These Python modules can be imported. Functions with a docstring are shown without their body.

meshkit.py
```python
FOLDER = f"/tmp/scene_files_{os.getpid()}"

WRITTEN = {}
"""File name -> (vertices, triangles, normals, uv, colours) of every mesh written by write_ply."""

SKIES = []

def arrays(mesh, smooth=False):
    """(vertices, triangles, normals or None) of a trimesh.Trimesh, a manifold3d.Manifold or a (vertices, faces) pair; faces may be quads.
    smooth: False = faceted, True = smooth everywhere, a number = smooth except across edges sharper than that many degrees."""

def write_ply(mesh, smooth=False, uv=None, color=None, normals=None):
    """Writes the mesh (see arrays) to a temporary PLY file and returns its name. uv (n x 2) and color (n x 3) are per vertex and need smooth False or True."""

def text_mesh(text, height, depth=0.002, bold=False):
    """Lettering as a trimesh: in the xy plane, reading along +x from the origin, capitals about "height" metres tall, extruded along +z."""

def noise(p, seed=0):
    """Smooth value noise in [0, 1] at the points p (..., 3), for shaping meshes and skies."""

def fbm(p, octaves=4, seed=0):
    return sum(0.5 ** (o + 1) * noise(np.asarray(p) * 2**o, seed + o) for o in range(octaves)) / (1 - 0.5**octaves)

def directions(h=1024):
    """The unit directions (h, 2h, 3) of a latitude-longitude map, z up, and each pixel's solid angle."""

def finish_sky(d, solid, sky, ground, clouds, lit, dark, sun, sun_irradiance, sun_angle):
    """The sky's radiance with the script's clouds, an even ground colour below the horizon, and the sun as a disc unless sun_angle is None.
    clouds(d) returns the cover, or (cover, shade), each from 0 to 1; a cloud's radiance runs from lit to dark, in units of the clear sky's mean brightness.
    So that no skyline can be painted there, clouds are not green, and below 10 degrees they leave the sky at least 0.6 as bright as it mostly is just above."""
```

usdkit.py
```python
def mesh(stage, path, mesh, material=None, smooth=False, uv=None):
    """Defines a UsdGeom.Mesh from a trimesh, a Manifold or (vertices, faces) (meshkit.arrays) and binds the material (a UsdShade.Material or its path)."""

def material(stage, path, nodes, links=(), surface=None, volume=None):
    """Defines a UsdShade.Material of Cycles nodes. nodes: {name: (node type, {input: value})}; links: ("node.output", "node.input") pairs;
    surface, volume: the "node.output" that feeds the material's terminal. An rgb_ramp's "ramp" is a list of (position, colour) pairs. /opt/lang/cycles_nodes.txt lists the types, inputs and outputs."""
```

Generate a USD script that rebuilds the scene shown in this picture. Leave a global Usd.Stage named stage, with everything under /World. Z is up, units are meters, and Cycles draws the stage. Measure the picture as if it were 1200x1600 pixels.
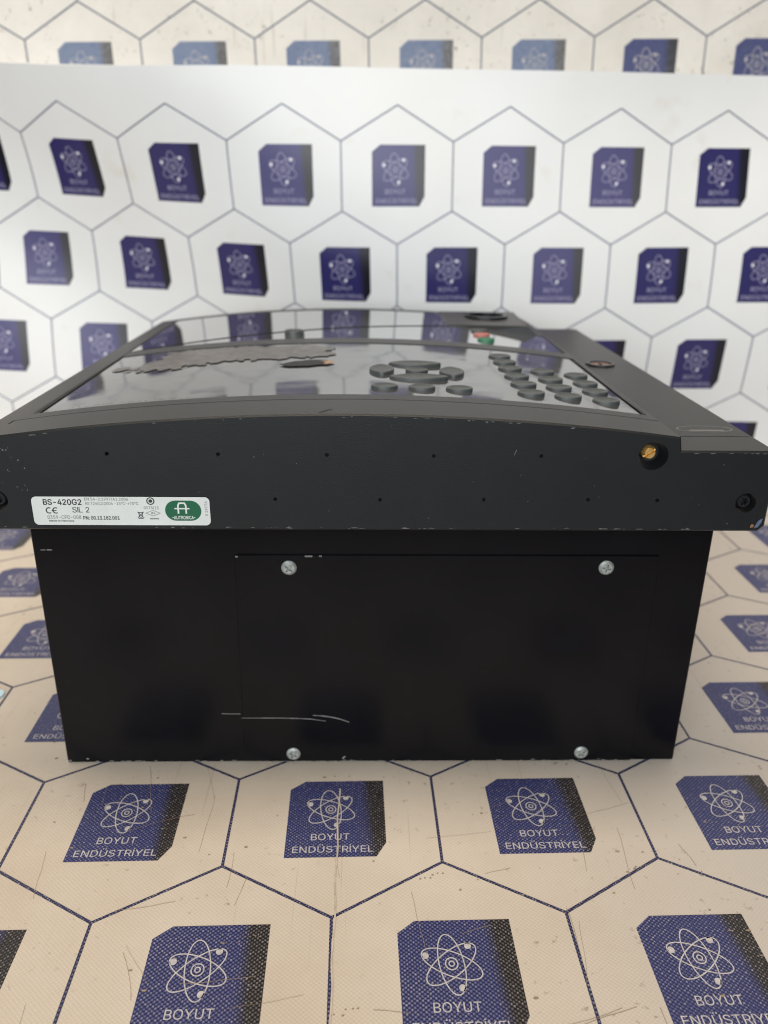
import math, random
import numpy as np, trimesh, manifold3d, shapely
import usdkit, meshkit
from meshkit import text_mesh, noise, fbm
from shapely.geometry import Polygon, LineString, Point, box as sbox
from shapely.ops import unary_union
from shapely import affinity
from pxr import Usd, UsdGeom, UsdLux, UsdShade, Gf, Sdf, Vt

random.seed(7)
rng = np.random.default_rng(7)
stage = Usd.Stage.CreateInMemory()
UsdGeom.SetStageUpAxis(stage, UsdGeom.Tokens.z)
UsdGeom.SetStageMetersPerUnit(stage, 1.0)
UsdGeom.Xform.Define(stage, '/World')
UsdGeom.Scope.Define(stage, '/World/Looks')

# ------------------------------------------------------------------ camera
YAW, PITCH, ROLL = 0.028595, 0.375080, 0.013819
EYE = np.array([-0.006746, -0.383451, 0.310489])
cy_, sy_, cp_, sp_ = math.cos(YAW), math.sin(YAW), math.cos(PITCH), math.sin(PITCH)
fwd = np.array([sy_ * cp_, cy_ * cp_, -sp_]); rt = np.array([cy_, -sy_, 0.0]); up = np.cross(rt, fwd)
cr_, sr_ = math.cos(ROLL), math.sin(ROLL)
R_ = cr_ * rt + sr_ * up; U_ = -sr_ * rt + cr_ * up
cam = UsdGeom.Camera.Define(stage, '/World/camera')
M = Gf.Matrix4d(*R_, 0, *U_, 0, *(-fwd), 0, *EYE, 1)
cam.AddTransformOp().Set(M)
cam.CreateHorizontalApertureAttr(36.0); cam.CreateVerticalApertureAttr(48.0)
cam.CreateFocalLengthAttr(36.0 * 1235.608 / 1200.0)
cam.CreateClippingRangeAttr(Gf.Vec2f(0.01, 50))
cam.CreateFStopAttr(11.0); cam.CreateFocusDistanceAttr(0.365)
cam.CreateExposureAttr(0.0)

# ------------------------------------------------------------------ lamps
def rect(name, pos, target, w, h, intensity, color):
    l = UsdLux.RectLight.Define(stage, '/World/' + name)
    pos = np.array(pos, float); z = pos - np.array(target, float); z /= np.linalg.norm(z)
    x = np.cross([0, 1, 0] if abs(z[2]) > .9 else [0, 0, 1], z); x /= np.linalg.norm(x); y = np.cross(z, x)
    l.AddTransformOp().Set(Gf.Matrix4d(*x, 0, *y, 0, *z, 0, *pos, 1))
    l.CreateWidthAttr(w); l.CreateHeightAttr(h); l.CreateIntensityAttr(intensity); l.CreateColorAttr(Gf.Vec3f(*color))
    return l
rect('ceiling_lamp', (-0.1, 0.10, 2.7), (-0.1, 0.10, 0), 2.2, 0.9, 9.4, (1.0, 0.87, 0.71))
rect('front_fill', (-0.55, -2.6, 1.15), (0, 0.2, 0.25), 3.2, 1.9, 5.15, (0.93, 0.975, 1.0))  # added fill panel behind the camera, no real window there

# ------------------------------------------------------------------ helpers
taken = {}
def numbered(parent, name):
    k = (parent, name); n = taken.get(k, 0); taken[k] = n + 1
    return name if n == 0 else f'{name}_{n:03d}'
def mark(prim, label=None, cat=None, group=None, kind=None):
    for a, b in (('label', label), ('category', cat), ('group', group), ('kind', kind)):
        if b: prim.SetCustomDataByKey(a, b)
    return prim
def obj(name, mesh, mat, parent=None, smooth=False, uv=None, **kw):
    par = '/World' if parent is None else str(parent.GetPath())
    m = usdkit.mesh(stage, par + '/' + numbered(par, name), mesh, mat, smooth=smooth, uv=uv).GetPrim()
    return mark(m, **kw)
def thing(name, label, cat, group=None):
    x = UsdGeom.Xform.Define(stage, '/World/' + numbered('/World', name)).GetPrim()
    return mark(x, label, cat, group)
def mat(name, nodes, links=(), surface='p.BSDF'):
    return usdkit.material(stage, '/World/Looks/' + name, nodes, links, surface)

def plain(name, color, rough=.5, metallic=0.0, var=0.0, scale=60, bump=0.0, bscale=900, **kw):
    n = {'g': ('geometry', {}), 'p': ('principled_bsdf', dict(base_color=color, roughness=rough, metallic=metallic, **kw))}
    l = []
    if var:
        n['n'] = ('noise_texture', dict(scale=scale, detail=5, roughness=.6))
        n['r'] = ('rgb_ramp', dict(ramp=[(.3, [c * (1 - var) for c in color]), (.7, [min(1, c * (1 + var)) for c in color])]))
        l += [('g.position', 'n.vector'), ('n.fac', 'r.fac'), ('r.color', 'p.base_color')]
    if bump:
        n['bn'] = ('noise_texture', dict(scale=bscale, detail=3))
        n['b'] = ('bump', dict(strength=bump, distance=.0004))
        l += [('g.position', 'bn.vector'), ('bn.fac', 'b.height'), ('b.normal', 'p.normal')]
    return mat(name, n, l)

# weave of the worn tarpaulin: two crossed sines in metres
def weave_nodes():
    n = {'g': ('geometry', {}), 'sx': ('separate_xyz', {}),
         'mx': ('math', dict(math_type='multiply', value2=2 * math.pi / .0023)), 'my': ('math', dict(math_type='multiply', value2=2 * math.pi / .0020)),
         'ax': ('math', dict(math_type='sine')), 'ay': ('math', dict(math_type='sine')),
         'w': ('math', dict(math_type='multiply'))}
    l = [('g.position', 'sx.vector'), ('sx.x', 'mx.value1'), ('sx.y', 'my.value1'), ('mx.value', 'ax.value1'), ('my.value', 'ay.value1'), ('ax.value', 'w.value1'), ('ay.value', 'w.value2')]
    return n, l

def worn_vinyl(name, base, stain, vertical=False):
    n, l = weave_nodes()
    if vertical: l[2] = ('sx.z', 'my.value1')
    n.update({
        'big': ('noise_texture', dict(scale=7, detail=6, roughness=.65)),
        'bigr': ('rgb_ramp', dict(ramp=[(.33, stain), (.62, base)])),
        'sp': ('noise_texture', dict(scale=190, detail=3, roughness=.55)),
        'spr': ('rgb_ramp', dict(ramp=[(.635, (0, 0, 0)), (.72, (1, 1, 1))])),
        'area': ('noise_texture', dict(scale=16, detail=3)),
        'arear': ('rgb_ramp', dict(ramp=[(.42, (.04, .04, .04)), (.66, (.75, .75, .75))])),
        'spm': ('mix', dict(mix_type='multiply', fac=1.0)),
        'dirt': ('mix', dict(color2=(.16, .105, .06))),
        # long fine scratches, mostly running away from the viewer
        'mp': ('mapping', dict(scale=(700, 11, 9) if not vertical else (200, 60, 14), rotation=(0, 0, .16))),
        'sc': ('noise_texture', dict(scale=1.0, detail=1, roughness=.4)),
        'scr': ('rgb_ramp', dict(ramp=[(.72, (0, 0, 0)), (.78, (.22, .22, .22))])),
        'scm': ('mix', dict(color2=(.25, .18, .12))),
        'p': ('principled_bsdf', dict(roughness=.5, specular_ior_level=.35)),
        'ra': ('rgb_ramp', dict(ramp=[(.3, (.38, .38, .38)), (.7, (.55, .55, .55))])),
        'wn': ('math', dict(math_type='multiply', value2=.35)),
        'b': ('bump', dict(strength=.2, distance=.0004))})
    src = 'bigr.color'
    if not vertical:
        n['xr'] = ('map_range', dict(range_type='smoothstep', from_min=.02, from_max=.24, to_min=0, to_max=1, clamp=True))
        n['xm'] = ('mix', dict(color2=(.50, .455, .41)))  # greyer towards the right: bounced light put into the vinyl colour
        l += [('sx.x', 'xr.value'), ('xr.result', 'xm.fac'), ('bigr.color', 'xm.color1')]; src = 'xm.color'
    l += [('g.position', 'big.vector'), ('g.position', 'sp.vector'), ('g.position', 'area.vector'), ('g.position', 'mp.vector'), ('mp.vector', 'sc.vector'),
          ('big.fac', 'bigr.fac'), ('sp.fac', 'spr.fac'), ('area.fac', 'arear.fac'), ('spr.color', 'spm.color1'), ('arear.color', 'spm.color2'),
          (src, 'dirt.color1'), ('spm.color', 'dirt.fac'), ('sc.fac', 'scr.fac'), ('scr.color', 'scm.fac'), ('dirt.color', 'scm.color1'),
          ('scm.color', 'p.base_color'), ('big.fac', 'ra.fac'), ('ra.color', 'p.roughness'), ('w.value', 'wn.value1'), ('wn.value', 'b.height'), ('b.normal', 'p.normal')]
    return mat(name, n, l)

def worn_ink(name, blue, dark, wear, vertical=False, uvramp=True, rough=.45, lo=.645):
    """printed ink whose raised threads are rubbed pale"""
    n, l = weave_nodes()
    if vertical: l[2] = ('sx.z', 'my.value1')
    n.update({
        'uv': ('attribute', dict(attribute='st')), 'us': ('separate_xyz', {}),
        'ur': ('rgb_ramp', dict(ramp=[(.0, blue), (.765, blue), (.875, dark), (1, dark)])),
        'sp': ('noise_texture', dict(scale=650, detail=2)),
        'wa': ('math', dict(math_type='multiply', value2=.27)),
        'ad': ('math', dict(math_type='add')),
        'area': ('noise_texture', dict(scale=26, detail=4)),
        'aa': ('math', dict(math_type='multiply_add', value2=.34, value3=-.17)),
        'ad2': ('math', dict(math_type='add')),
        'r': ('rgb_ramp', dict(ramp=[(lo, (0, 0, 0)), (lo + .26, (.58, .58, .58))])),
        'mx_': ('mix', dict(color2=wear)), 'th': ('map_range', dict(from_min=-.8, from_max=.7, to_min=.45, to_max=1.35, clamp=True)), 'thm': ('mix', dict(mix_type='multiply', fac=1.0)),
        'b': ('bump', dict(strength=.35, distance=.0004)),
        'p': ('principled_bsdf', dict(roughness=rough))})
    l += [('g.position', 'sp.vector'), ('g.position', 'area.vector'), ('w.value', 'wa.value1'), ('wa.value', 'ad.value1'), ('sp.fac', 'ad.value2'), ('area.fac', 'aa.value1'),
          ('aa.value', 'ad2.value1'), ('ad.value', 'ad2.value2'), ('ad2.value', 'r.fac'), ('r.color', 'mx_.fac'), ('w.value', 'th.value'), ('th.result', 'thm.color2'), ('mx_.color', 'thm.color1'), ('thm.color', 'p.base_color'),
          ('w.value', 'b.height'), ('b.normal', 'p.normal')]
    if uvramp:
        l += [('uv.vector', 'us.vector'), ('us.x', 'ur.fac'), ('ur.color', 'mx_.color1')]
    else:
        del n['uv'], n['us'], n['ur']
        n['mx_'][1]['color1'] = blue
    return mat(name, n, l)

def clean_ink(name, blue, dark):
    return mat(name, {'uv': ('attribute', dict(attribute='st')), 'us': ('separate_xyz', {}),
                      'ur': ('rgb_ramp', dict(ramp=[(.0, blue), (.76, blue), (.88, dark), (1, dark)])),
                      'p': ('principled_bsdf', dict(roughness=.32))},
               [('uv.vector', 'us.vector'), ('us.x', 'ur.fac'), ('ur.color', 'p.base_color')])

MT = {}
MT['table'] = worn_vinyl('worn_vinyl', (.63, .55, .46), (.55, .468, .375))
MT['table_ink'] = worn_ink('worn_blue_ink', (.036, .042, .145), (.022, .018, .018), (.36, .34, .38))
MT['table_line'] = worn_ink('worn_line_ink', (.035, .038, .10), None, (.40, .36, .34), uvramp=False, lo=.66)
MT['table_white'] = plain('worn_white_ink', (.50, .47, .47), .5, var=.25, scale=500)
MT['rear'] = worn_vinyl('worn_wall_vinyl', (.88, .83, .76), (.72, .67, .60), vertical=True)
MT['rear_ink'] = worn_ink('rubbed_blue_ink', (.15, .20, .34), (.11, .10, .09), (.42, .45, .50), vertical=True, lo=.52)
MT['rear_ink_dark'] = worn_ink('dark_blue_wall_ink', (.06, .07, .20), (.04, .04, .045), (.30, .32, .38), vertical=True, lo=.62)
MT['rear_line'] = plain('rear_line_ink', (.11, .12, .17), .5, var=.3, scale=80)
MT['sheet'] = mat('clean_white_vinyl', {
    'g': ('geometry', {}), 'n': ('noise_texture', dict(scale=9, detail=4)), 'n2': ('noise_texture', dict(scale=28, detail=4)),
    'r': ('rgb_ramp', dict(ramp=[(.35, (.86, .855, .835)), (.6, (.885, .885, .875))])),
    'sr': ('rgb_ramp', dict(ramp=[(.66, (0, 0, 0)), (.8, (.35, .35, .35))])), 'm': ('mix', dict(color2=(.72, .64, .5))),
    'bn': ('noise_texture', dict(scale=6, detail=1)), 'b': ('bump', dict(strength=.25, distance=.02)),
    'p': ('principled_bsdf', dict(roughness=.34))},
    [('g.position', 'n.vector'), ('g.position', 'n2.vector'), ('n.fac', 'r.fac'), ('r.color', 'm.color1'), ('n2.fac', 'sr.fac'), ('sr.color', 'm.fac'), ('m.color', 'p.base_color'),
     ('g.position', 'bn.vector'), ('bn.fac', 'b.height'), ('b.normal', 'p.normal')])
MT['sheet_ink'] = clean_ink('clean_blue_ink', (.030, .026, .125), (.012, .012, .020))
MT['sheet_ink_glare'] = clean_ink('glare_blue_ink', (.085, .078, .20), (.07, .07, .075))  # glare on the glossy print, painted in as a paler ink
MT['sheet_line'] = plain('grey_blue_line_ink', (.08, .09, .18), .4)
MT['sheet_white'] = plain('clean_white_ink', (.42, .40, .55), .4)
MT['sheet_dot'] = plain('clean_white_dots', (.82, .80, .88), .4)
MT['board_core'] = plain('board_edge', (.75, .74, .70), .6)
MT['table_wood'] = plain('table_board', (.30, .25, .2), .6, var=.2)
MT['wall_paint'] = plain('wall_paint', (.6, .58, .55), .7, var=.05)

MT['plastic'] = mat('charcoal_plastic', {
    'g': ('geometry', {}), 'n': ('noise_texture', dict(scale=45, detail=6, roughness=.7)),
    'r': ('rgb_ramp', dict(ramp=[(.3, (.0025, .0045, .006)), (.7, (.0045, .0068, .0085))])),
    'bn': ('noise_texture', dict(scale=1500, detail=2)), 'b': ('bump', dict(strength=.28, distance=.0003)),
    'dn': ('noise_texture', dict(scale=330, detail=4, roughness=.6)), 'dr': ('rgb_ramp', dict(ramp=[(.70, (0, 0, 0)), (.80, (.4, .4, .4))])),
    'm': ('mix', dict(color2=(.20, .20, .19))),
    'p': ('principled_bsdf', dict(roughness=.42, sheen_weight=.075, sheen_roughness=.4, sheen_tint=(1.0, .82, .66)))},
    [('g.position', 'n.vector'), ('n.fac', 'r.fac'), ('g.position', 'bn.vector'), ('bn.fac', 'b.height'), ('b.normal', 'p.normal'),
     ('g.position', 'dn.vector'), ('dn.fac', 'dr.fac'), ('r.color', 'm.color1'), ('dr.color', 'm.fac'), ('m.color', 'p.base_color')])
MT['steel'] = mat('black_painted_steel', {
    'g': ('geometry', {}), 'n': ('noise_texture', dict(scale=16, detail=6)),
    'r': ('rgb_ramp', dict(ramp=[(.3, (.0014, .0014, .0026)), (.7, (.0024, .0024, .004))])),
    'rr': ('rgb_ramp', dict(ramp=[(.3, (.24, .24, .24)), (.7, (.31, .31, .31))])),
    'bn': ('noise_texture', dict(scale=700, detail=2)), 'b': ('bump', dict(strength=.12, distance=.0003)),
    'p': ('principled_bsdf', dict(roughness=.25, ior=1.30))},
    [('g.position', 'n.vector'), ('n.fac', 'r.fac'), ('r.color', 'p.base_color'), ('n.fac', 'rr.fac'), ('rr.color', 'p.roughness'), ('g.position', 'bn.vector'), ('bn.fac', 'b.height'), ('b.normal', 'p.normal')])
MT['membrane'] = mat('glossy_grey_membrane', {
    'g': ('geometry', {}), 'bn': ('noise_texture', dict(scale=34, detail=1)), 'b': ('bump', dict(strength=.16, distance=.0012)),
    'dn': ('noise_texture', dict(scale=60, detail=5)), 'dr': ('rgb_ramp', dict(ramp=[(.35, (.045, .045, .045)), (.75, (.10, .10, .10))])),
    'p': ('principled_bsdf', dict(base_color=(.068, .068, .07), roughness=.05, ior=1.9, coat_weight=.1, coat_ior=1.5, coat_roughness=.03))},
    [('g.position', 'bn.vector'), ('bn.fac', 'b.height'), ('b.normal', 'p.normal'), ('g.position', 'dn.vector'), ('dn.fac', 'dr.fac'), ('dr.color', 'p.roughness')])
MT['window'] = plain('dark_glossy_window', (.5, .5, .51), .05, .9)
MT['rubber'] = plain('grey_rubber', (.062, .070, .072), .42, var=.12, scale=200, bump=.2, bscale=1200)
MT['red'] = plain('red_rubber', (.40, .14, .12), .45)
MT['green'] = plain('green_rubber', (.035, .16, .085), .45)
MT['zinc'] = plain('zinc_screw', (.38, .40, .38), .52, .6, var=.25, scale=400)
MT['brass'] = plain('brass_screw', (.68, .42, .14), .42, .75, var=.25, scale=500)
MT['black_screw'] = plain('black_screw', (.02, .02, .022), .32, .3)
MT['dark'] = plain('dark_recess', (.008, .008, .009), .6)
MT['label'] = plain('white_label', (.66, .68, .66), .4, var=.05, scale=80)
MT['ink'] = plain('black_label_ink', (.03, .03, .035), .5)
MT['grey_ink'] = plain('grey_label_ink', (.17, .17, .18), .5)
MT['emblem'] = plain('green_emblem', (.012, .115, .055), .4)
MT['residue'] = plain('adhesive_residue', (.115, .107, .10), .34, var=.5, scale=150, bump=.12, bscale=300)
MT['scratch'] = plain('bare_scratch', (.15, .15, .15), .5, var=.4, scale=300)
MT['chip'] = plain('bare_chip', (.15, .15, .14), .6, var=.5, scale=300)
MT['rust'] = plain('rust_chip', (.26, .12, .05), .7, var=.5, scale=300)
MT['blue_chip'] = plain('bluish_wear', (.09, .12, .20), .5, var=.5, scale=300)
MT['chrome'] = plain('lock_chrome', (.55, .52, .48), .2, 1.0)
MT['copper'] = plain('lock_copper', (.34, .20, .14), .35, .8)
MT['emboss'] = plain('worn_emboss', (.28, .28, .28), .45)
MT['paper'] = plain('pale_blue_paper', (.55, .75, .85), .7)

# ------------------------------------------------------------------ 2-d print -> mesh on a surface
def tri2(shape):
    V, F, n = [], [], 0
    for g in getattr(shape, 'geoms', [shape]):
        if g.geom_type != 'Polygon' or g.area < 1e-10: continue
        v, f = trimesh.creation.triangulate_polygon(g, engine='earcut')
        v = np.asarray(v)[:, :2]; f = np.asarray(f)
        a = v[f]; cr = (a[:, 1, 0] - a[:, 0, 0]) * (a[:, 2, 1] - a[:, 0, 1]) - (a[:, 1, 1] - a[:, 0, 1]) * (a[:, 2, 0] - a[:, 0, 0])
        f = np.where(cr[:, None] < 0, f[:, ::-1], f)
        V.append(v); F.append(f + n); n += len(v)
    return (np.vstack(V), np.vstack(F)) if V else (np.zeros((0, 2)), np.zeros((0, 3), int))
def fine(v, f, size):
    v3 = np.c_[v, np.zeros(len(v))]
    v3, f = trimesh.remesh.subdivide_to_size(v3, f, size, max_iter=12)
    return v3[:, :2], f
_glyph = {}
def glyphs(text, bold):
    m = text_mesh(text, 1.0, depth=.1, bold=bold)
    return unary_union([Polygon(m.vertices[t][:, :2]).buffer(1e-4) for t in m.faces[m.face_normals[:, 2] > .9]])
def text2(text, height, bold=False):
    """shapely shape of a line of lettering, origin at its left on the baseline"""
    k = (text, bold)
    if k not in _glyph:
        x, out, run = 0.0, [], ''
        for ch in text + chr(0):
            if ch in 'Iİ' + chr(0):                 # a capital I is a plain upright stroke
                if run.strip():
                    g = glyphs(run.strip(), bold); b = g.bounds
                    x += .26 * (len(run) - len(run.lstrip())); out.append(affinity.translate(g, x - b[0], 0)); x += b[2] - b[0] + .13 + .26 * (len(run) - len(run.rstrip()))
                run = ''
                if ch != chr(0):
                    w = .17 if bold else .125
                    out.append(sbox(x, 0, x + w, 1)); 
                    if ch == 'İ': out.append(sbox(x, 1.12, x + w, 1.26))
                    x += w + .13
            else: run += ch
        _glyph[k] = unary_union(out).simplify(.008)
    return affinity.scale(_glyph[k], height, height, origin=(0, 0))
def fit_text(text, x0, x1, y, h, bold=False):
    t = text2(text, h, bold); b = t.bounds
    t = affinity.translate(t, -b[0], 0); return affinity.translate(affinity.scale(t, (x1 - x0) / (b[2] - b[0]), 1, origin=(0, 0)), x0, y)

PS = 0.1103; PE = PS / 3 ** .5; PR = PS * 3 ** .5 / 2
LW, LH = .0523, .0562
LOGO = Polygon([(0, 0), (0, .885), (.155, 1), (1, 1), (1, .165), (.90, 0)])
def ring(a, b, rot, w, cx, cy):
    t = np.linspace(0, 2 * np.pi, 49)[:-1]
    p = np.c_[a * np.cos(t), b * np.sin(t)]; c, s = math.cos(rot), math.sin(rot)
    p = p @ np.array([[c, s], [-s, c]]) + [cx, cy]
    l = LineString(np.vstack([p, p[:1]])); return l.buffer(w / 2, quad_segs=2)
def atom2(w=.0105):
    cx, cy = .44, .60
    # in units of the logo's width (x) and height (y), made round in metres first
    parts = [ring(.265, .105, math.radians(a), w, 0, 0) for a in (97, 37, 157)] + [ring(.052, .052, 0, w, 0, 0), ring(.022, .022, 0, w, 0, 0)]
    return affinity.translate(unary_union(parts), cx, cy)
def dots2():
    cx, cy = .44, .60
    return affinity.translate(unary_union([Point(x, y).buffer(.030, quad_segs=4) for x, y in ((-.215, .075), (.155, .155), (.065, -.205))]), cx, cy)
LET = unary_union([fit_text('BOYUT', .25, .635, .205, .078), fit_text('ENDÜSTRİYEL', .075, .87, .055, .075)])
ATOM, DOTS = atom2(), dots2()
def scaled(shape, cx, cy, k=1.0):
    return affinity.translate(affinity.scale(shape, LW * k, LH * k, origin=(0, 0)), cx - .5 * LW * k + .0012, cy - .5 * LH * k + .0008)

def put(shape, surf, off, size):
    v, f = tri2(shape)
    if not len(v): return None
    if size: v, f = fine(v, f, size)
    return surf(v, off), f, v
def logo(parent, surf, cx, cy, ms, clip=None, k=1.0, size=None):
    body = scaled(LOGO, cx, cy, k); sub = [scaled(s, cx, cy, k) for s in (ATOM, DOTS, LET)]
    if clip is not None:
        body = body.intersection(clip); sub = [s.intersection(clip) for s in sub]
    r = put(body, surf, .00012, size)
    if r is None: return
    P, f, v = r
    uv = np.c_[(v[:, 0] - (cx - .5 * LW * k + .0012)) / (LW * k), (v[:, 1] - (cy - .5 * LH * k)) / (LH * k)]
    # the dark side leans: its inner edge runs slightly outwards towards the bottom
    uv[:, 0] = uv[:, 0] + (uv[:, 1] - .5) * .05
    o = obj('printed_logo', (P, f), ms[0], parent, uv=uv)
    for nm, s, m in (('atom_symbol', sub[0], ms[1]), ('electron_dots', sub[1], ms[2]), ('lettering', sub[2], ms[1])):
        r = put(s, surf, .00024, size)
        if r: obj(nm, (r[0], r[1]), m, o)
def hexlines(centres, width, clip):
    segs = set()
    for cx, cy in centres:
        q = [(cx + PE * math.sin(k * math.pi / 3), cy + PE * math.cos(k * math.pi / 3)) for k in range(6)]
        for a, b in zip(q, q[1:] + q[:1]):
            a = (round(a[0], 4), round(a[1], 4)); b = (round(b[0], 4), round(b[1], 4)); segs.add((min(a, b), max(a, b)))
    return unary_union([LineString(s).buffer(width / 2, quad_segs=1) for s in segs]).intersection(clip)

# ------------------------------------------------------------------ the setting: table and wall
def bx(x0, x1, y0, y1, z0, z1):
    m = trimesh.creation.box([x1 - x0, y1 - y0, z1 - z0]); m.apply_translation([(x0 + x1) / 2, (y0 + y1) / 2, (z0 + z1) / 2]); return m
REAR_Y = .556
obj('table', bx(-.8, .8, -.34, REAR_Y + .006, -.032, -.0012), MT['table_wood'], kind='structure')
obj('wall', bx(-.9, .9, REAR_Y + .0065, REAR_Y + .06, -.2, .85), MT['wall_paint'], kind='structure')

# ------------------------------------------------------------------ worn banner on the table
T0 = np.array([.0330, -.0138]); TA = .01388
ct, st_ = math.cos(TA), math.sin(TA)
def tsurf(v, off):
    v = np.asarray(v); return np.c_[T0[0] + v[:, 0] * ct - v[:, 1] * st_, T0[1] + v[:, 0] * st_ + v[:, 1] * ct, np.full(len(v), off)]
def tinv(x, y):
    dx, dy = x - T0[0], y - T0[1]; return dx * ct + dy * st_, -dx * st_ + dy * ct
tb = thing('table_banner', 'worn beige vinyl banner with blue hexagon print spread flat over the table', 'banner')
TX, TY0, TY1 = .76, -.325, .545
obj('vinyl_sheet', bx(-TX, TX, TY0, TY1, -.001, 0), MT['table'], tb)
cl = Polygon([tinv(-TX + .01, TY0 + .01), tinv(TX - .01, TY0 + .01), tinv(TX - .01, TY1 - .01), tinv(-TX + .01, TY1 - .01)])
centres = [((j + (.5 if (i % 2) else 0)) * PS, PE - i * PR) for i in range(-8, 5) for j in range(-9, 9)]
r = put(hexlines(centres, .0015, cl), tsurf, .00012, None); obj('hexagon_lines', (r[0], r[1]), MT['table_line'], tb)
for cx, cy in centres:
    w = tsurf(np.array([[cx, cy]]), 0)[0]
    if cl.contains(Point(cx, cy)) and abs(w[0]) < .52 and not (abs(w[0]) < .14 and .04 < w[1] < .32):
        logo(tb, tsurf, cx, cy, (MT['table_ink'], MT['table_white'], MT['table_white']), cl)
# the glued crease that runs towards the viewer
pts = [(-.0195 + .0005 * math.sin(i * 1.7), -.20 + i * .011) for i in range(17)]
sh = LineString(pts).buffer(.0004, quad_segs=1)
v, f = tri2(sh); obj('creased_ridge', (np.c_[v, .0004 + 0 * v[:, 0]], f), plain('crease_vinyl', (.52, .44, .355), .55, var=.25, scale=120), tb)
# scuff marks and scratches
sm = []
def scratch2(x, y, ang, ln, w, bend=.1):
    p = [(x, y)]; a = ang
    for i in range(5):
        a += rng.uniform(-bend, bend); p.append((p[-1][0] + math.cos(a) * ln / 5, p[-1][1] + math.sin(a) * ln / 5))
    return LineString(p).buffer(w / 2, quad_segs=1, cap_style='square')
for i in range(44):
    x, y = rng.uniform(-.26, .26), rng.uniform(-.2, -.02)
    sm.append(scratch2(x, y, rng.normal(math.radians(97 + x * -60), .18) if i % 3 else rng.uniform(0, .5), rng.uniform(.008, .045), rng.uniform(.0001, .00022)))
for i in range(150):
    x, y = rng.uniform(-.27, .27), rng.uniform(-.2, .3)
    sm.append(affinity.scale(Point(x, y).buffer(rng.uniform(.0002, .0007), quad_segs=2), rng.uniform(1, 2.2), rng.uniform(.5, 1)))
for i in range(9):
    x, y = rng.uniform(-.26, .26), rng.uniform(-.2, -.02)
    for k in range(rng.integers(5, 12)):
        sm.append(affinity.scale(Point(x + k * .0022 + rng.normal(0, .0004), y + k * .0007 + rng.normal(0, .0006)).buffer(rng.uniform(.0002, .0005), quad_segs=2), 1.6, .8))
v, f = tri2(unary_union(sm)); obj('scuff_marks', (np.c_[v, .0003 + 0 * v[:, 0]], f), plain('brown_scuff', (.30, .22, .15), .7, var=.4, scale=200), tb, kind='stuff')

# ------------------------------------------------------------------ worn banner hanging on the wall behind
rb = thing('wall_banner', 'worn greyish vinyl banner with hexagon print hanging on the wall behind the white backdrop', 'banner')
RS = 1.0646        # this banner's print runs a little larger
def rsurf(v, off):
    v = np.asarray(v); u, w = v[:, 0] * RS, v[:, 1] * RS
    X, Z = .05686, .43389
    return np.c_[X + u * math.cos(.0216) - w * math.sin(.026), np.full(len(v), REAR_Y - off) , Z + w + u * math.tan(.0217)]
obj('vinyl_sheet', bx(-.75, .75, REAR_Y, REAR_Y + .001, .0, .8), MT['rear'], rb)
rc = [((j + (.5 if (i % 2) else 0)) * PS, -i * PR) for i in range(-2, 4) for j in range(-6, 7)]
rcl = sbox(-.66, -.36, .64, .30)
r = put(hexlines(rc, .0014, rcl), rsurf, .00015, None); obj('hexagon_lines', (r[0], r[1][:, ::1]), MT['rear_line'], rb)
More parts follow.
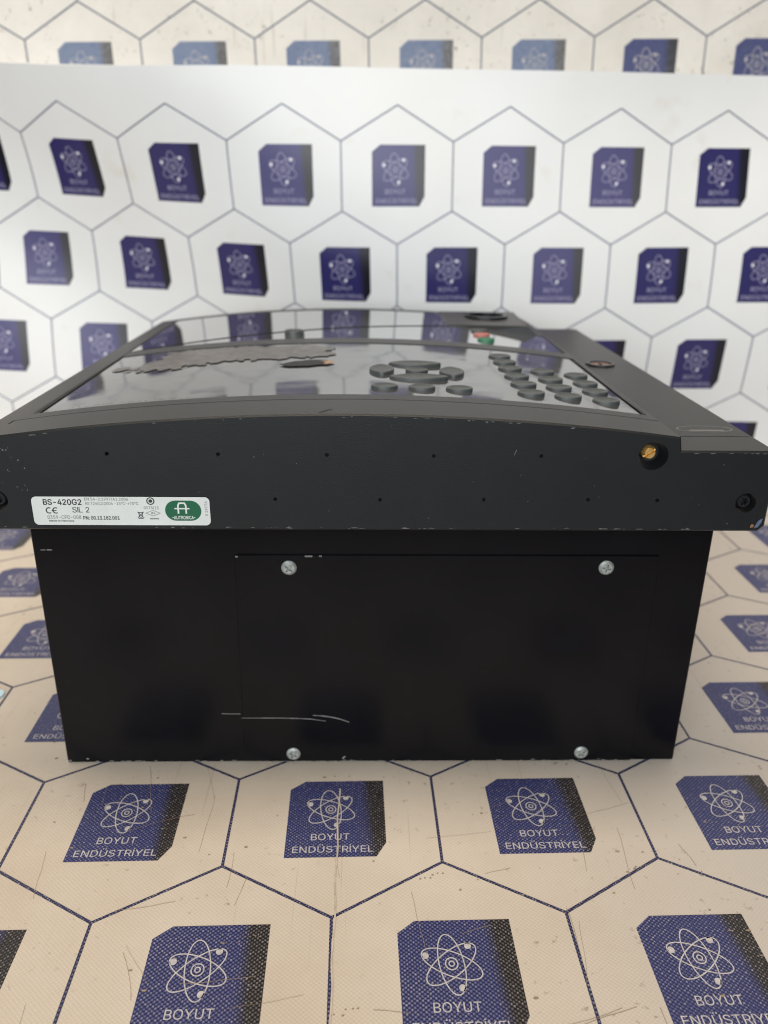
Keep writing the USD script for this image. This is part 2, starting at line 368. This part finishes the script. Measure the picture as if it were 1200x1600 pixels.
for cx, cy in rc:
    if abs(cx) < .47 and abs(cy) < .12:
        logo(rb, rsurf, cx, cy + .001, (MT['rear_ink_dark' if cx > .2 else 'rear_ink'], MT['table_white'], MT['table_white']), rcl, k=1.0)

# ------------------------------------------------------------------ white backdrop sheet standing behind the device
Q = np.array([0.0211, 0.4734, 0.3348, -0.00277, -0.01599, 0.29729, -6e-05, -0.01969, 0.00075, 0.29805, -0.00927, -0.00145, -0.00039, 0.00541, -0.00068, 0.00189, 0.01251, 0.00151, -0.00151, 0.00752, 0.01307, -0.0153, 0.01762, -0.01873, 0.00747, 0.00136, 0.01077, 0.00197, 0.00676, 0.00129, -0.00035, 0.01726, -0.00472, 0.00426, 0.00973, -4e-05, 0.00419, 0.01528, -0.00978, 0.00117, 0.00707, 0.00442, 2e-05, 0.00499, -0.01103, -0.00296, 0.01908, -0.03097, 0.03838, -0.03385, 0.03993, -0.015, 0.00851, -0.01742, -0.00724, -0.00432, -0.0097, 0.00463, 0.00198, 0.00429, -0.0041, 0.00027, 0.0048, -0.00405, 0.01172, 0.01202, 0.00064, 0.01433, -0.0014, 0.00389, -0.00683, 0.0151, 0.00583, -0.02383, 0.04382, -0.04843, -0.02304, -0.04025, 0.01114, 0.04188, 0.00265, 0.02099, 0.00715, 0.02714, -0.00245, 0.01357, -0.00266, -0.00017, -0.01484, -0.01307, 0.00818, -0.02206, -0.00764, -0.00156, -0.00462, -0.00332, -0.00568, -0.00714, -0.0183, -0.00351, -0.00233, -0.03468, 0.03176, 0.04206, 0.00914, 0.01582, -0.00317, 0.03422, -0.0288, -0.02418, -0.04617, 0.00087, -0.00108, 0.00054, 0.01133, 0.00241, 0.02087, -0.00789, 0.01354, -0.0059, 0.00481, -0.002, 0.01342, 0.00898, -0.01131, 0.01499, -0.00446, 0.02274, 0.01658, 0.00848, 0.01311, 0.02415, -0.03606, -0.01825, -0.04422, 0.02891, -0.00553, 0.03298, -0.00066, -0.01526, 0.00647, -0.01072, -0.00263, -0.02318, 0.00349, 0.00064, 0.01234, -0.00217, -0.00141, -0.0147, -0.00689, -0.00594, -0.00852, 0.01939, 0.01432, 0.00426, -0.02782, -0.05603, -0.03111, 0.03035, -0.00344, 0.02018, -0.01602, 0.01414, -0.00982, 0.00319, 0.00967, -0.00929, 0.00586, 0.01682, 0.01536, 0.00266, -0.01012, -0.00864, 0.00144, 0.01555, 0.00777, 0.00365, 0.02122, 0.004])
QC = np.stack(np.meshgrid(np.linspace(-.48, .48, 9), np.linspace(-.36, .12, 6)), -1).reshape(-1, 2)
def S(uv):
    uv = np.atleast_2d(uv); u, v = uv[:, 0] / .3, uv[:, 1] / .3
    T = np.stack([u ** i * v ** j for i in range(3) for j in range(3 - i)], 1)
    B = np.exp(-((uv[:, None] - QC[None]) ** 2).sum(-1) / (2 * .13 * .13))
    return T @ Q[:18].reshape(-1, 3) + B @ Q[18:].reshape(-1, 3)
def ssurf(v, off):
    v = np.asarray(v, float); d = 1e-3
    P = S(v); a = S(v + [d, 0]) - P; b = S(v + [0, d]) - P
    n = np.cross(a, b); n /= np.linalg.norm(n, axis=1, keepdims=True)   # u x v points to the viewer
    return P + n * off
bd = thing('backdrop_sheet', 'white glossy printed backdrop sheet standing upright behind the black device', 'backdrop')
SU = .50; nu, nv = 161, 81
us = np.linspace(-SU, SU, nu); VT = .0953
vb = np.full(nu, -.335)
for _ in range(8):
    z = S(np.c_[us, vb])[:, 2]; vb = vb - (z - .0006)
grid = np.array([[(u, vb[i] + (VT - vb[i]) * t) for i, u in enumerate(us)] for t in np.linspace(0, 1, nv)]).reshape(-1, 2)
ii = np.arange(nu * nv).reshape(nv, nu)
q = np.stack([ii[:-1, :-1], ii[:-1, 1:], ii[1:, 1:], ii[1:, :-1]], -1).reshape(-1, 4)
Fp = np.vstack([q[:, [0, 1, 2]], q[:, [0, 2, 3]]])
TH = .0022
front, back = ssurf(grid, 0), ssurf(grid, -TH)
bd_loop = np.concatenate([ii[0, :], ii[1:, -1], ii[-1, -2::-1], ii[-2:0:-1, 0]])
nxt = np.roll(bd_loop, -1); N = nu * nv
rim = np.vstack([np.c_[bd_loop, bd_loop + N, nxt + N], np.c_[bd_loop, nxt + N, nxt]])
obj('vinyl_sheet', (np.vstack([front, back]), np.vstack([Fp, Fp[:, ::-1] + N, rim])), MT['sheet'], bd, smooth=40)
scl = sbox(-SU + .008, -.335, SU - .008, VT - .004)
sc = [((j + (.5 if (i % 2) else 0)) * PS, -i * PR) for i in range(0, 4) for j in range(-5, 6)]
r = put(hexlines(sc, .0012, scl), ssurf, .00015, .008); obj('hexagon_lines', (r[0], r[1]), MT['sheet_line'], bd)
GLARE = {(0, -1), (0, 0), (0, 1), (0, 2), (1, 1), (1, -4), (2, -3), (2, -4)}  # logos that get the painted glare tone
for i in range(0, 4):
    for j in range(-5, 6):
        cx, cy = (j + (.5 if i % 2 else 0)) * PS, -i * PR
        if abs(cx) > .46 or cy - LH / 2 < -.335: continue
        logo(bd, ssurf, cx, cy, (MT['sheet_ink_glare' if (i, j) in GLARE else 'sheet_ink'], MT['sheet_white'], MT['sheet_dot']), None, size=.012)

# ------------------------------------------------------------------ the device
dev = thing('fire_alarm_panel', 'large black fire alarm control panel lying on its back, grey keypad front facing up', 'control panel')
YF, YB, ZB = -.018, .377, .1565
XL, XS, XR, ZS = -.1985, .1472, .1968, .1990
def arc(x): return .2163 - (np.asarray(x) + .012) ** 2 / 2.4
def man(m): 
    m = m if isinstance(m, trimesh.Trimesh) else trimesh.Trimesh(*m)
    return manifold3d.Manifold(manifold3d.Mesh(np.asarray(m.vertices, np.float32), np.asarray(m.faces, np.uint32)))
def tm(m):
    a = m.to_mesh(); return trimesh.Trimesh(a.vert_properties[:, :3], a.tri_verts, process=False)
def prism_xz(poly, y0, y1):
    m = trimesh.creation.extrude_polygon(poly, y1 - y0, engine='earcut')
    v = m.vertices.copy(); m.vertices = np.c_[v[:, 0], y1 - v[:, 2], v[:, 1]]
    return man(m)
def loft_xz(poly, y0, y1, cham):
    """prism along y whose front and back edges are chamfered"""
    p = np.array(poly.exterior.coords)[:-1]
    if Polygon(p).exterior.is_ccw is False: p = p[::-1]
    n = len(p); a = np.roll(p, 1, 0); b = np.roll(p, -1, 0)
    def nrm(d): d = d / np.linalg.norm(d, axis=1, keepdims=True); return np.c_[-d[:, 1], d[:, 0]]
    n1, n2 = nrm(p - a), nrm(b - p); m = n1 + n2; m /= np.maximum((m * n1).sum(1, keepdims=True), .3); 
    ins = p + m * cham / 1.0
    rings = [(ins, y0), (p, y0 + cham), (p, y1 - cham), (ins, y1)]
    V = np.vstack([np.c_[r[:, 0], np.full(n, y), r[:, 1]] for r, y in rings])
    F = []
    for k in range(3):
        for i in range(n):
            j = (i + 1) % n; A, B, C, D = k * n + i, k * n + j, (k + 1) * n + j, (k + 1) * n + i
            F += [(A, B, C), (A, C, D)]
    F = np.array(F)
    tv, tf = trimesh.creation.triangulate_polygon(Polygon(ins), engine='earcut')
    tv = np.asarray(tv)[:, :2]; idx = np.array([np.argmin(((ins - q) ** 2).sum(1)) for q in tv]); tf = idx[np.asarray(tf)]
    ar = ins[tf]; cr = (ar[:, 1, 0] - ar[:, 0, 0]) * (ar[:, 2, 1] - ar[:, 0, 1]) - (ar[:, 1, 1] - ar[:, 0, 1]) * (ar[:, 2, 0] - ar[:, 0, 0])
    tf = np.where(cr[:, None] < 0, tf[:, ::-1], tf)
    m = trimesh.Trimesh(V, np.vstack([F, tf, tf[:, ::-1] + 3 * n]), process=False)
    trimesh.repair.fix_normals(m)
    return man(m)
def cyl_y(x, z, r, y0, y1, n=32, r1=None):
    m = manifold3d.Manifold.cylinder(y1 - y0, r if r1 is None else r1, r, n)   # z-up; larger index end at y0 after the turn
    return m.rotate((90, 0, 0)).translate((x, y1, z))
def cyl_z(x, y, r, z0, z1, n=32, r1=None):
    return manifold3d.Manifold.cylinder(z1 - z0, r, r if r1 is None else r1, n).translate((x, y, z0))
def slab_arc(poly, o0, o1, size=.01):
    """plate over a plan outline (x, y) that follows the curved top from arc+o0 to arc+o1"""
    v, f = tri2(poly); v, f = fine(v, f, size)
    n = len(v); z = arc(v[:, 0])
    V = np.vstack([np.c_[v, z + o1], np.c_[v, z + o0]])
    e = np.vstack([f[:, [0, 1]], f[:, [1, 2]], f[:, [2, 0]]]); key = {tuple(x) for x in e}
    b = np.array([x for x in e if (x[1], x[0]) not in key])
    F = np.vstack([f, f[:, ::-1] + n, np.c_[b[:, 0], b[:, 0] + n, b[:, 1] + n], np.c_[b[:, 0], b[:, 1] + n, b[:, 1]]])
    return trimesh.Trimesh(V, F, process=False)
def sheet_arc(poly, o, size=.006):
    v, f = tri2(poly); v, f = fine(v, f, size); return np.c_[v, arc(v[:, 0]) + o], f
def rr(x0, x1, y0, y1, r): return sbox(x0 + r, y0 + r, x1 - r, y1 - r).buffer(r, quad_segs=6)

# cover
xs = np.linspace(XL + .0035, XS, 70)
outline = [(XL, ZB + .002), (XL + .002, ZB), (XR - .003, ZB), (XR, ZB + .003), (XR, ZS - .002), (XR - .002, ZS), (XS + .0012, ZS)]
outline += [(x, float(arc(x))) for x in xs[::-1]] + [(XL + .001, float(arc(XL)) - .0012), (XL, float(arc(XL)) - .004)]
cover = loft_xz(Polygon(outline), YF, YB, .0009)
DOTS_ = [(-.1294, .196), (-.0764, .196), (-.0242, .196), (.0275, .1957), (.0798, .1959), (-.0499, .1731), (.0017, .173), (.0531, .1732), (.1051, .1734), (.1399, .1732)]
for x, z in DOTS_: cover -= cyl_y(x, z, .00105, YF - .001, YF + .006, 14)
BR = (.1336, .1969)
cover -= cyl_y(BR[0] + .0012, BR[1] - .0006, .0076, YF - .001, YF + .0075, 36, r1=.0050)
for x in (.1847, -.1852): cover -= cyl_y(x, .172, .0052, YF - .001, YF + .008, 28)
# seams
def ribbon(y0, y1, xa, xb, depth):
    return man(slab_arc(sbox(xa, y0, xb, y1), -depth, .002))
cover -= ribbon(.0118, .0127, -.184, .1465, .0016)
cover -= man(trimesh.util.concatenate([bx(XS + .0015, XR - .003, .0075, .0084, ZS - .0016, ZS + .002)]))
cover -= ribbon(.0060, .0127, -.1849, -.1840, .0012)
ME1 = rr(-.1788, .1434, .0238, .1838, .0015); ME2 = unary_union([rr(-.1788, .064, .205, .369, .0015), rr(-.17, .1434, .205, .2862, .0015)])
cover -= man(slab_arc(ME1.buffer(.0007), -.0022, .003)); cover -= man(slab_arc(ME2.buffer(.0007), -.0022, .003))
# the flat slope that joins the raised part to the strip
LK2 = (.1691, .1994)
cover -= cyl_z(LK2[0], LK2[1], .0108, ZS - .006, ZS + .002)
fc = obj('front_cover', tm(cover), MT['plastic'], dev, smooth=25)
obj('keypad_membrane', slab_arc(ME1, -.0018, -.0005), MT['membrane'], dev, smooth=25)
obj('display_membrane', slab_arc(ME2, -.0018, -.0005), MT['window'], dev, smooth=25)
for x, z in DOTS_: obj('vent_hole', tm(cyl_y(x, z, .00104, YF + .0045, YF + .0055, 14)), MT['dark'], fc)
# lock plate at the back right
lp = [(.0625, .3765), (.0625, .287), (.138, .287), (.138, .3765)]
pm = manifold3d.Manifold.hull_points(np.array([(.0640, .3769, .2142), (.0640, .292, .2142), (.131, .287, .2142), (.134, .3769, .2142), (.0615, .3769, .205), (.0625, .287, .205), (.1472, .286, .199), (.1478, .3769, .199)], np.float32))
pm -= cyl_z(.1030, .338, .0195, .2088, .22)
lk = obj('lock_plate', tm(pm), MT['plastic'], dev)
rg = cyl_z(.1030, .338, .0190, .2086, .2166, 40) - cyl_z(.1030, .338, .0155, .2084, .2180, 40)
l1 = obj('key_lock', tm(rg), MT['black_screw'], dev, smooth=30)
obj('lock_core', tm(cyl_z(.1030, .338, .0145, .2086, .2112, 32) - man(bx(.1017, .1043, .330, .346, .2098, .22))), MT['dark'], l1, smooth=30)
rg = cyl_z(*LK2, .0103, ZS - .0055, ZS + .0014, 36) - cyl_z(*LK2, .0082, ZS - .004, ZS + .002, 36)
l2 = obj('key_lock', tm(rg), MT['black_screw'], dev, smooth=30)
core = cyl_z(*LK2, .0078, ZS - .0045, ZS + .0006, 30) - man(bx(LK2[0] - .0012, LK2[0] + .0012, LK2[1] - .0055, LK2[1] + .0055, ZS - .003, ZS + .01))
obj('lock_core', tm(core), MT['copper'], l2, smooth=30)
# worn oval emblem on the strip
ov = affinity.scale(Point(0, 0).buffer(1, quad_segs=12), .0150, .0062); ov = ov.difference(affinity.scale(ov, .965, .93))
v, f = tri2(affinity.translate(ov, .1756, .0220)); em = obj('oval_emblem', (np.c_[v, np.full(len(v), ZS + .00015)], f), MT['emboss'], dev)
v, f = tri2(sbox(.1665, .0186, .1850, .0199)); obj('emblem_band', (np.c_[v, np.full(len(v), ZS + .00016)], f), MT['emboss'], em)

# buttons
def button(outline, h, material, name='button', inset=.0013):
    """dished rubber key: plan outline lofted up with a rounded shoulder and a shallow bowl"""
    base = outline.simplify(.0001); N = 40
    def pts(g):
        e = g.exterior; return np.array([e.interpolate(t, True).coords[0] for t in np.linspace(0, 1, N, False)])
    c = np.array(base.centroid.coords[0]); p0 = pts(base)
    prof = [(1.0, -.0016), (1.0, h * .62), (.96, h * .92), (.89, h), (.80, h * .96), (.70, h * .70), (.42, h * .55)]
    V = []; zc = float(arc(c[0])) - .0005
    for k, z in prof:
        q = c + (p0 - c) * k; V.append(np.c_[q, np.full(N, zc + z)])
    V = np.vstack(V + [np.array([[*c, zc + h * .55]])]); F = []
    for r in range(len(prof) - 1):
        for i in range(N):
            j = (i + 1) % N; A, B, C, D = r * N + i, r * N + j, (r + 1) * N + j, (r + 1) * N + i; F += [(A, B, C), (A, C, D)]
    t = len(V) - 1
    for i in range(N): F.append(((len(prof) - 1) * N + i, (len(prof) - 1) * N + (i + 1) % N, t))
    m = trimesh.Trimesh(V, F, process=False)
    if m.face_normals[-1][2] < 0: m.invert()
    return obj(name, m, material, dev, smooth=50)
def ell(x, y, a, b): return affinity.translate(affinity.scale(Point(0, 0).buffer(1, quad_segs=10), a, b), x, y)
rows = [.0450, .0675, .0897, .1132, .1345, .155]
for cx, n in ((.0859, 6), (.1066, 4), (.1281, 4)):
    for y in rows[:n]: button(ell(cx, y, .0076, .0066), .0018, MT['rubber'])
button(ell(.0048, .0425, .0074, .0062), .0017, MT['rubber']); button(ell(.0252, .0422, .0074, .0062), .0017, MT['rubber']); button(ell(.0458, .0430, .0074, .0062), .0017, MT['rubber'])
button(ell(.0252, .0880, .0068, .0058), .0017, MT['rubber'])
def lens(cx, cy, L_, W_, vert):
    R = (L_ * L_ + W_ * W_) / (4 * W_)
    a = Point(0, W_ / 2 - R).buffer(R, quad_segs=120).intersection(Point(0, R - W_ / 2).buffer(R, quad_segs=120)).buffer(-.001).buffer(.0022)
    return affinity.translate(affinity.rotate(a, 90, origin=(0, 0)) if vert else a, cx, cy)
button(lens(.0252, .1085, .0315, .0120, False), .0018, MT['rubber']); button(lens(.0252, .0685, .0330, .0120, False), .0018, MT['rubber'])
for x in (.0042, .0462): button(lens(x, .0875, .0250, .0125, True), .0020, MT['rubber'])
button(ell(-.0592, .2259, .0075, .0075), .0036, MT['rubber'])
button(ell(.0868, .2250, .0066, .0058), .0020, MT['green'], 'green_button'); button(ell(.0866, .2480, .0066, .0058), .0020, MT['red'], 'red_button'); button(ell(.0872, .2690, .0066, .0058), .0020, MT['rubber'])
# residue of torn adhesive tape and a torn patch on the keypad membrane
def ragged(pts, amp, seed):
    l = LineString(pts + pts[:1]); n = int(l.length / .0012); p = np.array([l.interpolate(i / n, True).coords[0] for i in range(n)])
    k = np.c_[p * 320, np.zeros(n)]; p = p + amp * (np.c_[fbm(k, 3, seed), fbm(k + 9.3, 3, seed + 4)] - .5) * 2
    return Polygon(p).buffer(0)
res = ragged([(-.170, .129), (-.152, .1345), (-.140, .1480), (-.141, .178), (-.1128, .1775), (-.0723, .176), (-.034, .174), (-.0285, .158), (-.031, .134), (-.050, .131), (-.0672, .1265), (-.1082, .1265), (-.1285, .1083), (-.150, .1180)], .007, 3)
cells = []
for i in range(130):
    for j in range(38):
        x, y = -.174 + i * .00115, .105 + j * .0020
        d = res.boundary.distance(Point(x, y)) * (1 if res.contains(Point(x, y)) else -1)
        n_ = float(fbm(np.array([x * 260, y * 120, .5]), 4, 5)) - .5
        if d > -.002 and d * 55 + n_ * 1.7 > .02: cells.append(sbox(x - .0006, y - .00105, x + .0006, y + .00105))
res = unary_union(cells).buffer(.0012, quad_segs=2).buffer(-.0009, quad_segs=2).simplify(.0001)
obj('adhesive_residue', sheet_arc(res, .00004), MT['residue'], dev)
tp = ragged([(-.0600, .1055), (-.0500, .1150), (-.0390, .1185), (-.0300, .1175), (-.0270, .1110), (-.0300, .1040), (-.0400, .0990), (-.052, .0985)], .0012, 8)
obj('torn_patch', sheet_arc(tp, .00025), MT['dark'], dev)
tp = ragged([(-.0345, .1150), (-.0262, .1135), (-.0235, .1095), (-.0290, .1030), (-.0318, .1040), (-.0305, .1090)], .0012, 11)
obj('torn_patch', sheet_arc(tp, .0004), plain('torn_tape', (.34, .22, .15), .6, var=.5, scale=300), dev)
wf = []
for i in range(38):
    x = -.160 + i * .00165 + rng.normal(0, .0005); wf.append(affinity.scale(Point(x, .0262 + rng.normal(0, .0005)).buffer(rng.uniform(.0004, .0009), quad_segs=2), 1.3, .8))
obj('illegible_print', sheet_arc(unary_union(wf), .0001), MT['chip'], dev, kind='stuff')  # pale dots standing in for a row of illegible small lettering
# screws on the cover front
def screw(x, z, y, r, h, drive, material, parent, name='screw', rotd=20):
    m = manifold3d.Manifold.hull(cyl_y(x, z, r, y - h * .45, y + .001, 28) + cyl_y(x, z, r * .72, y - h, y, 28))
    if drive == 'cross':
        for a in (0, 90): m -= man(trimesh.creation.box([r * 1.15, h * 1.7, r * .26])).rotate((0, a + rotd, 0)).translate((x, y - h, z))
        m -= cyl_y(x, z, r * .27, y - h * 1.5, y - h * .1, 10)
    elif drive == 'slot': m -= man(trimesh.creation.box([r * 2.2, h * 1.1, r * .30])).rotate((0, rotd, 0)).translate((x, y - h, z))
    else:
        for a in (0, 60, 120): m -= man(trimesh.creation.box([r * .95, h * 1.6, r * .26])).rotate((0, a, 0)).translate((x, y - h, z))
    return obj(name, tm(m), material, parent, smooth=30)
screw(.1328, .1977, YF + .0032, .0035, .0034, 'slot', MT['brass'], fc, 'brass_screw', -35)
screw(.1847, .172, YF + .0055, .0042, .0035, 'torx', MT['black_screw'], fc, 'recessed_screw'); screw(-.1852, .172, YF + .0055, .0042, .0035, 'torx', MT['black_screw'], fc, 'recessed_screw')
# steel box and access plate
b = manifold3d.Manifold.hull(man(bx(-.18, .18, .0006, .352, .0012, .1562)) + man(bx(-.1794, .1794, 0, .3526, .0006, .1562)))
sb_ = obj('steel_box', tm(b), MT['steel'], dev)
pl = Polygon([(-.0735, .1352), (.1520, .1350), (.1526, .1344), (.1538, .0012), (.1532, .0006), (-.0750, .0012), (-.0758, .0022), (-.0748, .1342)])
ap = obj('access_plate', tm(loft_xz(pl, -.0011, -.00005, .0003)), MT['steel'], dev, smooth=25)
for k, (x, z) in enumerate(((-.0460, .1280), (.1242, .1283), (-.0471, .0070), (.1233, .0070))): screw(x, z, -.0011, .0041, .0017, 'cross', MT['zinc'], ap, 'screw', (38, 12, 30, 50)[k])
# wear on the box
def yface(shape, y): v, f = tri2(shape); return np.c_[v[:, 0], np.full(len(v), y), v[:, 1]], f
def hand(pts, w): 
    n = len(pts); return unary_union([LineString(pts[i:i + 2]).buffer(w * (0.4 + .6 * math.sin(math.pi * (i + 1) / n)) / 2, quad_segs=2) for i in range(n - 1)])
obj('scratch', yface(hand([(-.0762, .0320), (-.066, .03195), (-.0534, .0319), (-.044, .0316), (-.036, .0311), (-.0312, .0302), (-.028, .0297)], .0006), -.0012), MT['scratch'], ap)
obj('scratch', yface(hand([(-.0349, .0337), (-.030, .0333), (-.025, .0325), (-.020, .0312), (-.0146, .0290)], .0008), -.0012), MT['scratch'], ap)
obj('scratch', yface(hand([(-.0875, .0343), (-.083, .0341), (-.0772, .0341)], .0005), -.0001), MT['scratch'], sb_)
ch = []
for i in range(60):
    x = rng.uniform(-.072, .150); ch.append(affinity.scale(Point(x, .0010 + abs(rng.normal(0, .0004))).buffer(rng.uniform(.0002, .0006), quad_segs=2), rng.uniform(1, 3.5), .6))
for x0, x1, z in ((-.0375, -.0335, .1346), (-.0300, -.0285, .1347), (-.0742, -.0728, .1343)): ch.append(sbox(x0, z - .0005, x1, z + .0004))
for x, z in ((-.0175, .004), (-.018, .0034), (-.017, .0045),): ch.append(ell(x, z, .0006, .0004))
obj('paint_chips', yface(unary_union(ch), -.00125), MT['chip'], ap, kind='stuff')
ch = [sbox(-.1760, .1372, -.1735, .1377), sbox(-.1728, .1372, -.1700, .1378), sbox(-.1795, .001, -.1775, .0022), ell(-.168, .003, .0008, .0006)]
for i in range(14): ch.append(ell(rng.uniform(-.17, -.08), .0009 + rng.uniform(0, .0005), rng.uniform(.0004, .0016), .0003))
obj('paint_chips', yface(unary_union(ch), -.00015), MT['chip'], sb_, kind='stuff')
ch = []
for i in range(50):
    x = rng.uniform(XL + .01, XR - .008); ch.append(ell(x, ZB + .0012 + abs(rng.normal(0, .0003)), rng.uniform(.0002, .0012) * (1 if i % 5 else 2), rng.uniform(.00008, .00018)))
for i in range(26):
    x = rng.uniform(-.17, .14); ch.append(ell(x, float(arc(x)) - .0013 - abs(rng.normal(0, .0002)), rng.uniform(.0002, .0012), rng.uniform(.0001, .00022)))
for i in range(9): x = rng.uniform(.15, .19); ch.append(ell(x, ZS - .0012, rng.uniform(.0003, .0014), .00015))
for i in range(16): ch.append(ell(rng.normal(-.176, .0035), rng.uniform(.175, .200), rng.uniform(.0001, .0004), rng.uniform(.0001, .0005)))
for i in range(16): ch.append(ell(rng.uniform(-.15, .18), rng.uniform(.16, .197), rng.uniform(.0001, .0003), rng.uniform(.0001, .0003)))
ch.append(LineString([(.0665, .1965), (.0675, .1990)]).buffer(.00015))
obj('surface_nicks', yface(unary_union(ch), YF - .00012), MT['chip'], fc, kind='stuff')
obj('rust_spot', yface(ragged([(.1893, .1584), (.1908, .1582), (.1913, .1600), (.1898, .1606)], .0008, 21), YF - .00015), MT['rust'], fc)
obj('worn_corner', yface(ragged([(.1912, .1582), (.1938, .1592), (.1952, .1640), (.1925, .1625)], .0008, 25), YF - .00015), MT['blue_chip'], fc)
obj('cover_nick', sheet_arc(ragged([(-.0285, -.0155), (-.0262, -.0150), (-.0215, -.0085), (-.0225, -.0075), (-.0262, -.0120)], .0004, 31), .0001), MT['dark'], fc)

# rating label with its print
LX0, LX1, LZ0, LZ1 = -.1688, -.0822, .1592, .1741
lab = obj('rating_label', yface(rr(LX0, LX1, LZ0, LZ1, .0024), YF - .0002), MT['label'], dev)
def L(px, py): return LX0 + (px - 18) / 1135 * (LX1 - LX0), LZ1 - (py - 45) / 178 * (LZ1 - LZ0)    # from label-crop pixels
def T(s, x0, x1, yb, h, bold=False):
    a, z = L(x0, yb); b_, _ = L(x1, yb); return fit_text(s, a, b_, z, h / 178 * (LZ1 - LZ0), bold)
Y1, Y2 = YF - .00032, YF - .00044
big = [T('BS-420G2', 92, 336, 95, 34, True)]
mid = [T('SIL 2', 272, 380, 143, 34), T('PN: 00.13.182.001', 335, 568, 188, 22, True)]
small = [T('EN 54-2:1997/A1:2006', 357, 635, 68, 18), T('AS 7240.2:2004 -15°C-+70°C', 357, 697, 95, 18), T('0359-CPD-008', 107, 322, 184, 22), T('0578/13', 730, 824, 121, 18)]
tiny = [T('Made in Germany', 115, 275, 201, 10, True)]
obj('lettering', yface(unary_union(big + mid + tiny), Y1), MT['ink'], lab)
obj('lettering', yface(unary_union(small), Y1), MT['grey_ink'], lab)
vt = fit_text('E 2977A', 0, .0075, 0, .0013); vt = affinity.rotate(vt, 90, origin=(0, 0)); a = L(1138, 160); obj('lettering', yface(affinity.translate(vt, *a), Y1), MT['grey_ink'], lab)
mm = (LX1 - LX0) / 1135
def C(px, py, r, w): x, z = L(px, py); return Point(x, z).buffer(r * mm, quad_segs=10).difference(Point(x, z).buffer((r - w) * mm, quad_segs=10))
def arcC(px, py, r, w): x, z = L(px, py); g = C(px, py, r, w); return g.difference(sbox(x + r * .45 * mm, z - .01, x + .01, z + .01))
a = L(158, 131); bar = sbox(a[0] - 18 * mm, a[1] - 3 * mm, a[0] + 12 * mm, a[1] + 3 * mm)
ce = [arcC(124, 131, 22, 7), arcC(166, 131, 22, 7), bar]
obj('conformity_mark', yface(unary_union(ce), Y1), MT['ink'], lab)
tg = [C(776, 70, 26, 7), C(776, 70, 12, 12)]
obj('target_mark', yface(unary_union(tg), Y1), MT['ink'], lab)
dm = [L(735, 146), L(786, 127), L(836, 146), L(786, 166)]; dpoly = Polygon(dm)
obj('diamond_mark', yface(unary_union([dpoly.difference(dpoly.buffer(-3 * mm)), T('IN', 774, 799, 153, 14), sbox(*L(762, 185), *L(820, 178))]), Y1), MT['grey_ink'], lab)
def ln(p, q_, w): return LineString([L(*p), L(*q_)]).buffer(w * mm / 2, cap_style='flat')
obj('waste_bin_mark', yface(unary_union([ln((686, 138), (726, 176), 4), ln((726, 138), (686, 176), 4), ln((690, 142), (724, 142), 5), ln((693, 142), (698, 172), 4), ln((719, 142), (714, 172), 4), ln((697, 172), (716, 172), 4), ln((690, 180), (722, 180), 5)]), Y1), MT['ink'], lab)
ex, ez = L(981, 130)
oval = rr(ex - 116 * mm, ex + 116 * mm, ez - 70 * mm, ez + 70 * mm, 69 * mm)
obj('green_emblem', yface(oval, Y1), MT['emblem'], lab)
A = [ln((950, 148), (950, 95), 11), ln((1000, 148), (1000, 95), 11), ln((926, 116), (1022, 116), 9), LineString([L(950, 97), L(958, 82), L(992, 82), L(1000, 97)]).buffer(5.5 * mm)]
obj('emblem_lettering', yface(unary_union(A + [T('AUTRONICA', 918, 1046, 183, 20, True), ln((908, 173), (918, 173), 5), ln((1046, 173), (1056, 173), 5)]), Y2), MT['label'], lab)

# a scrap of pale paper at the left edge of the table
v, f = tri2(ragged([(-.2560, .0640), (-.2478, .0625), (-.2455, .0665), (-.2470, .0725), (-.2550, .0740)], .0008, 41))
sp = trimesh.creation.extrude_polygon(shapely.convex_hull(shapely.multipoints(v)), .0012, engine='earcut'); sp.apply_translation([0, 0, .0003])
obj('paper_scrap', sp, MT['paper'], label='tiny pale blue paper scrap on the beige table banner left of the device', cat='scrap')
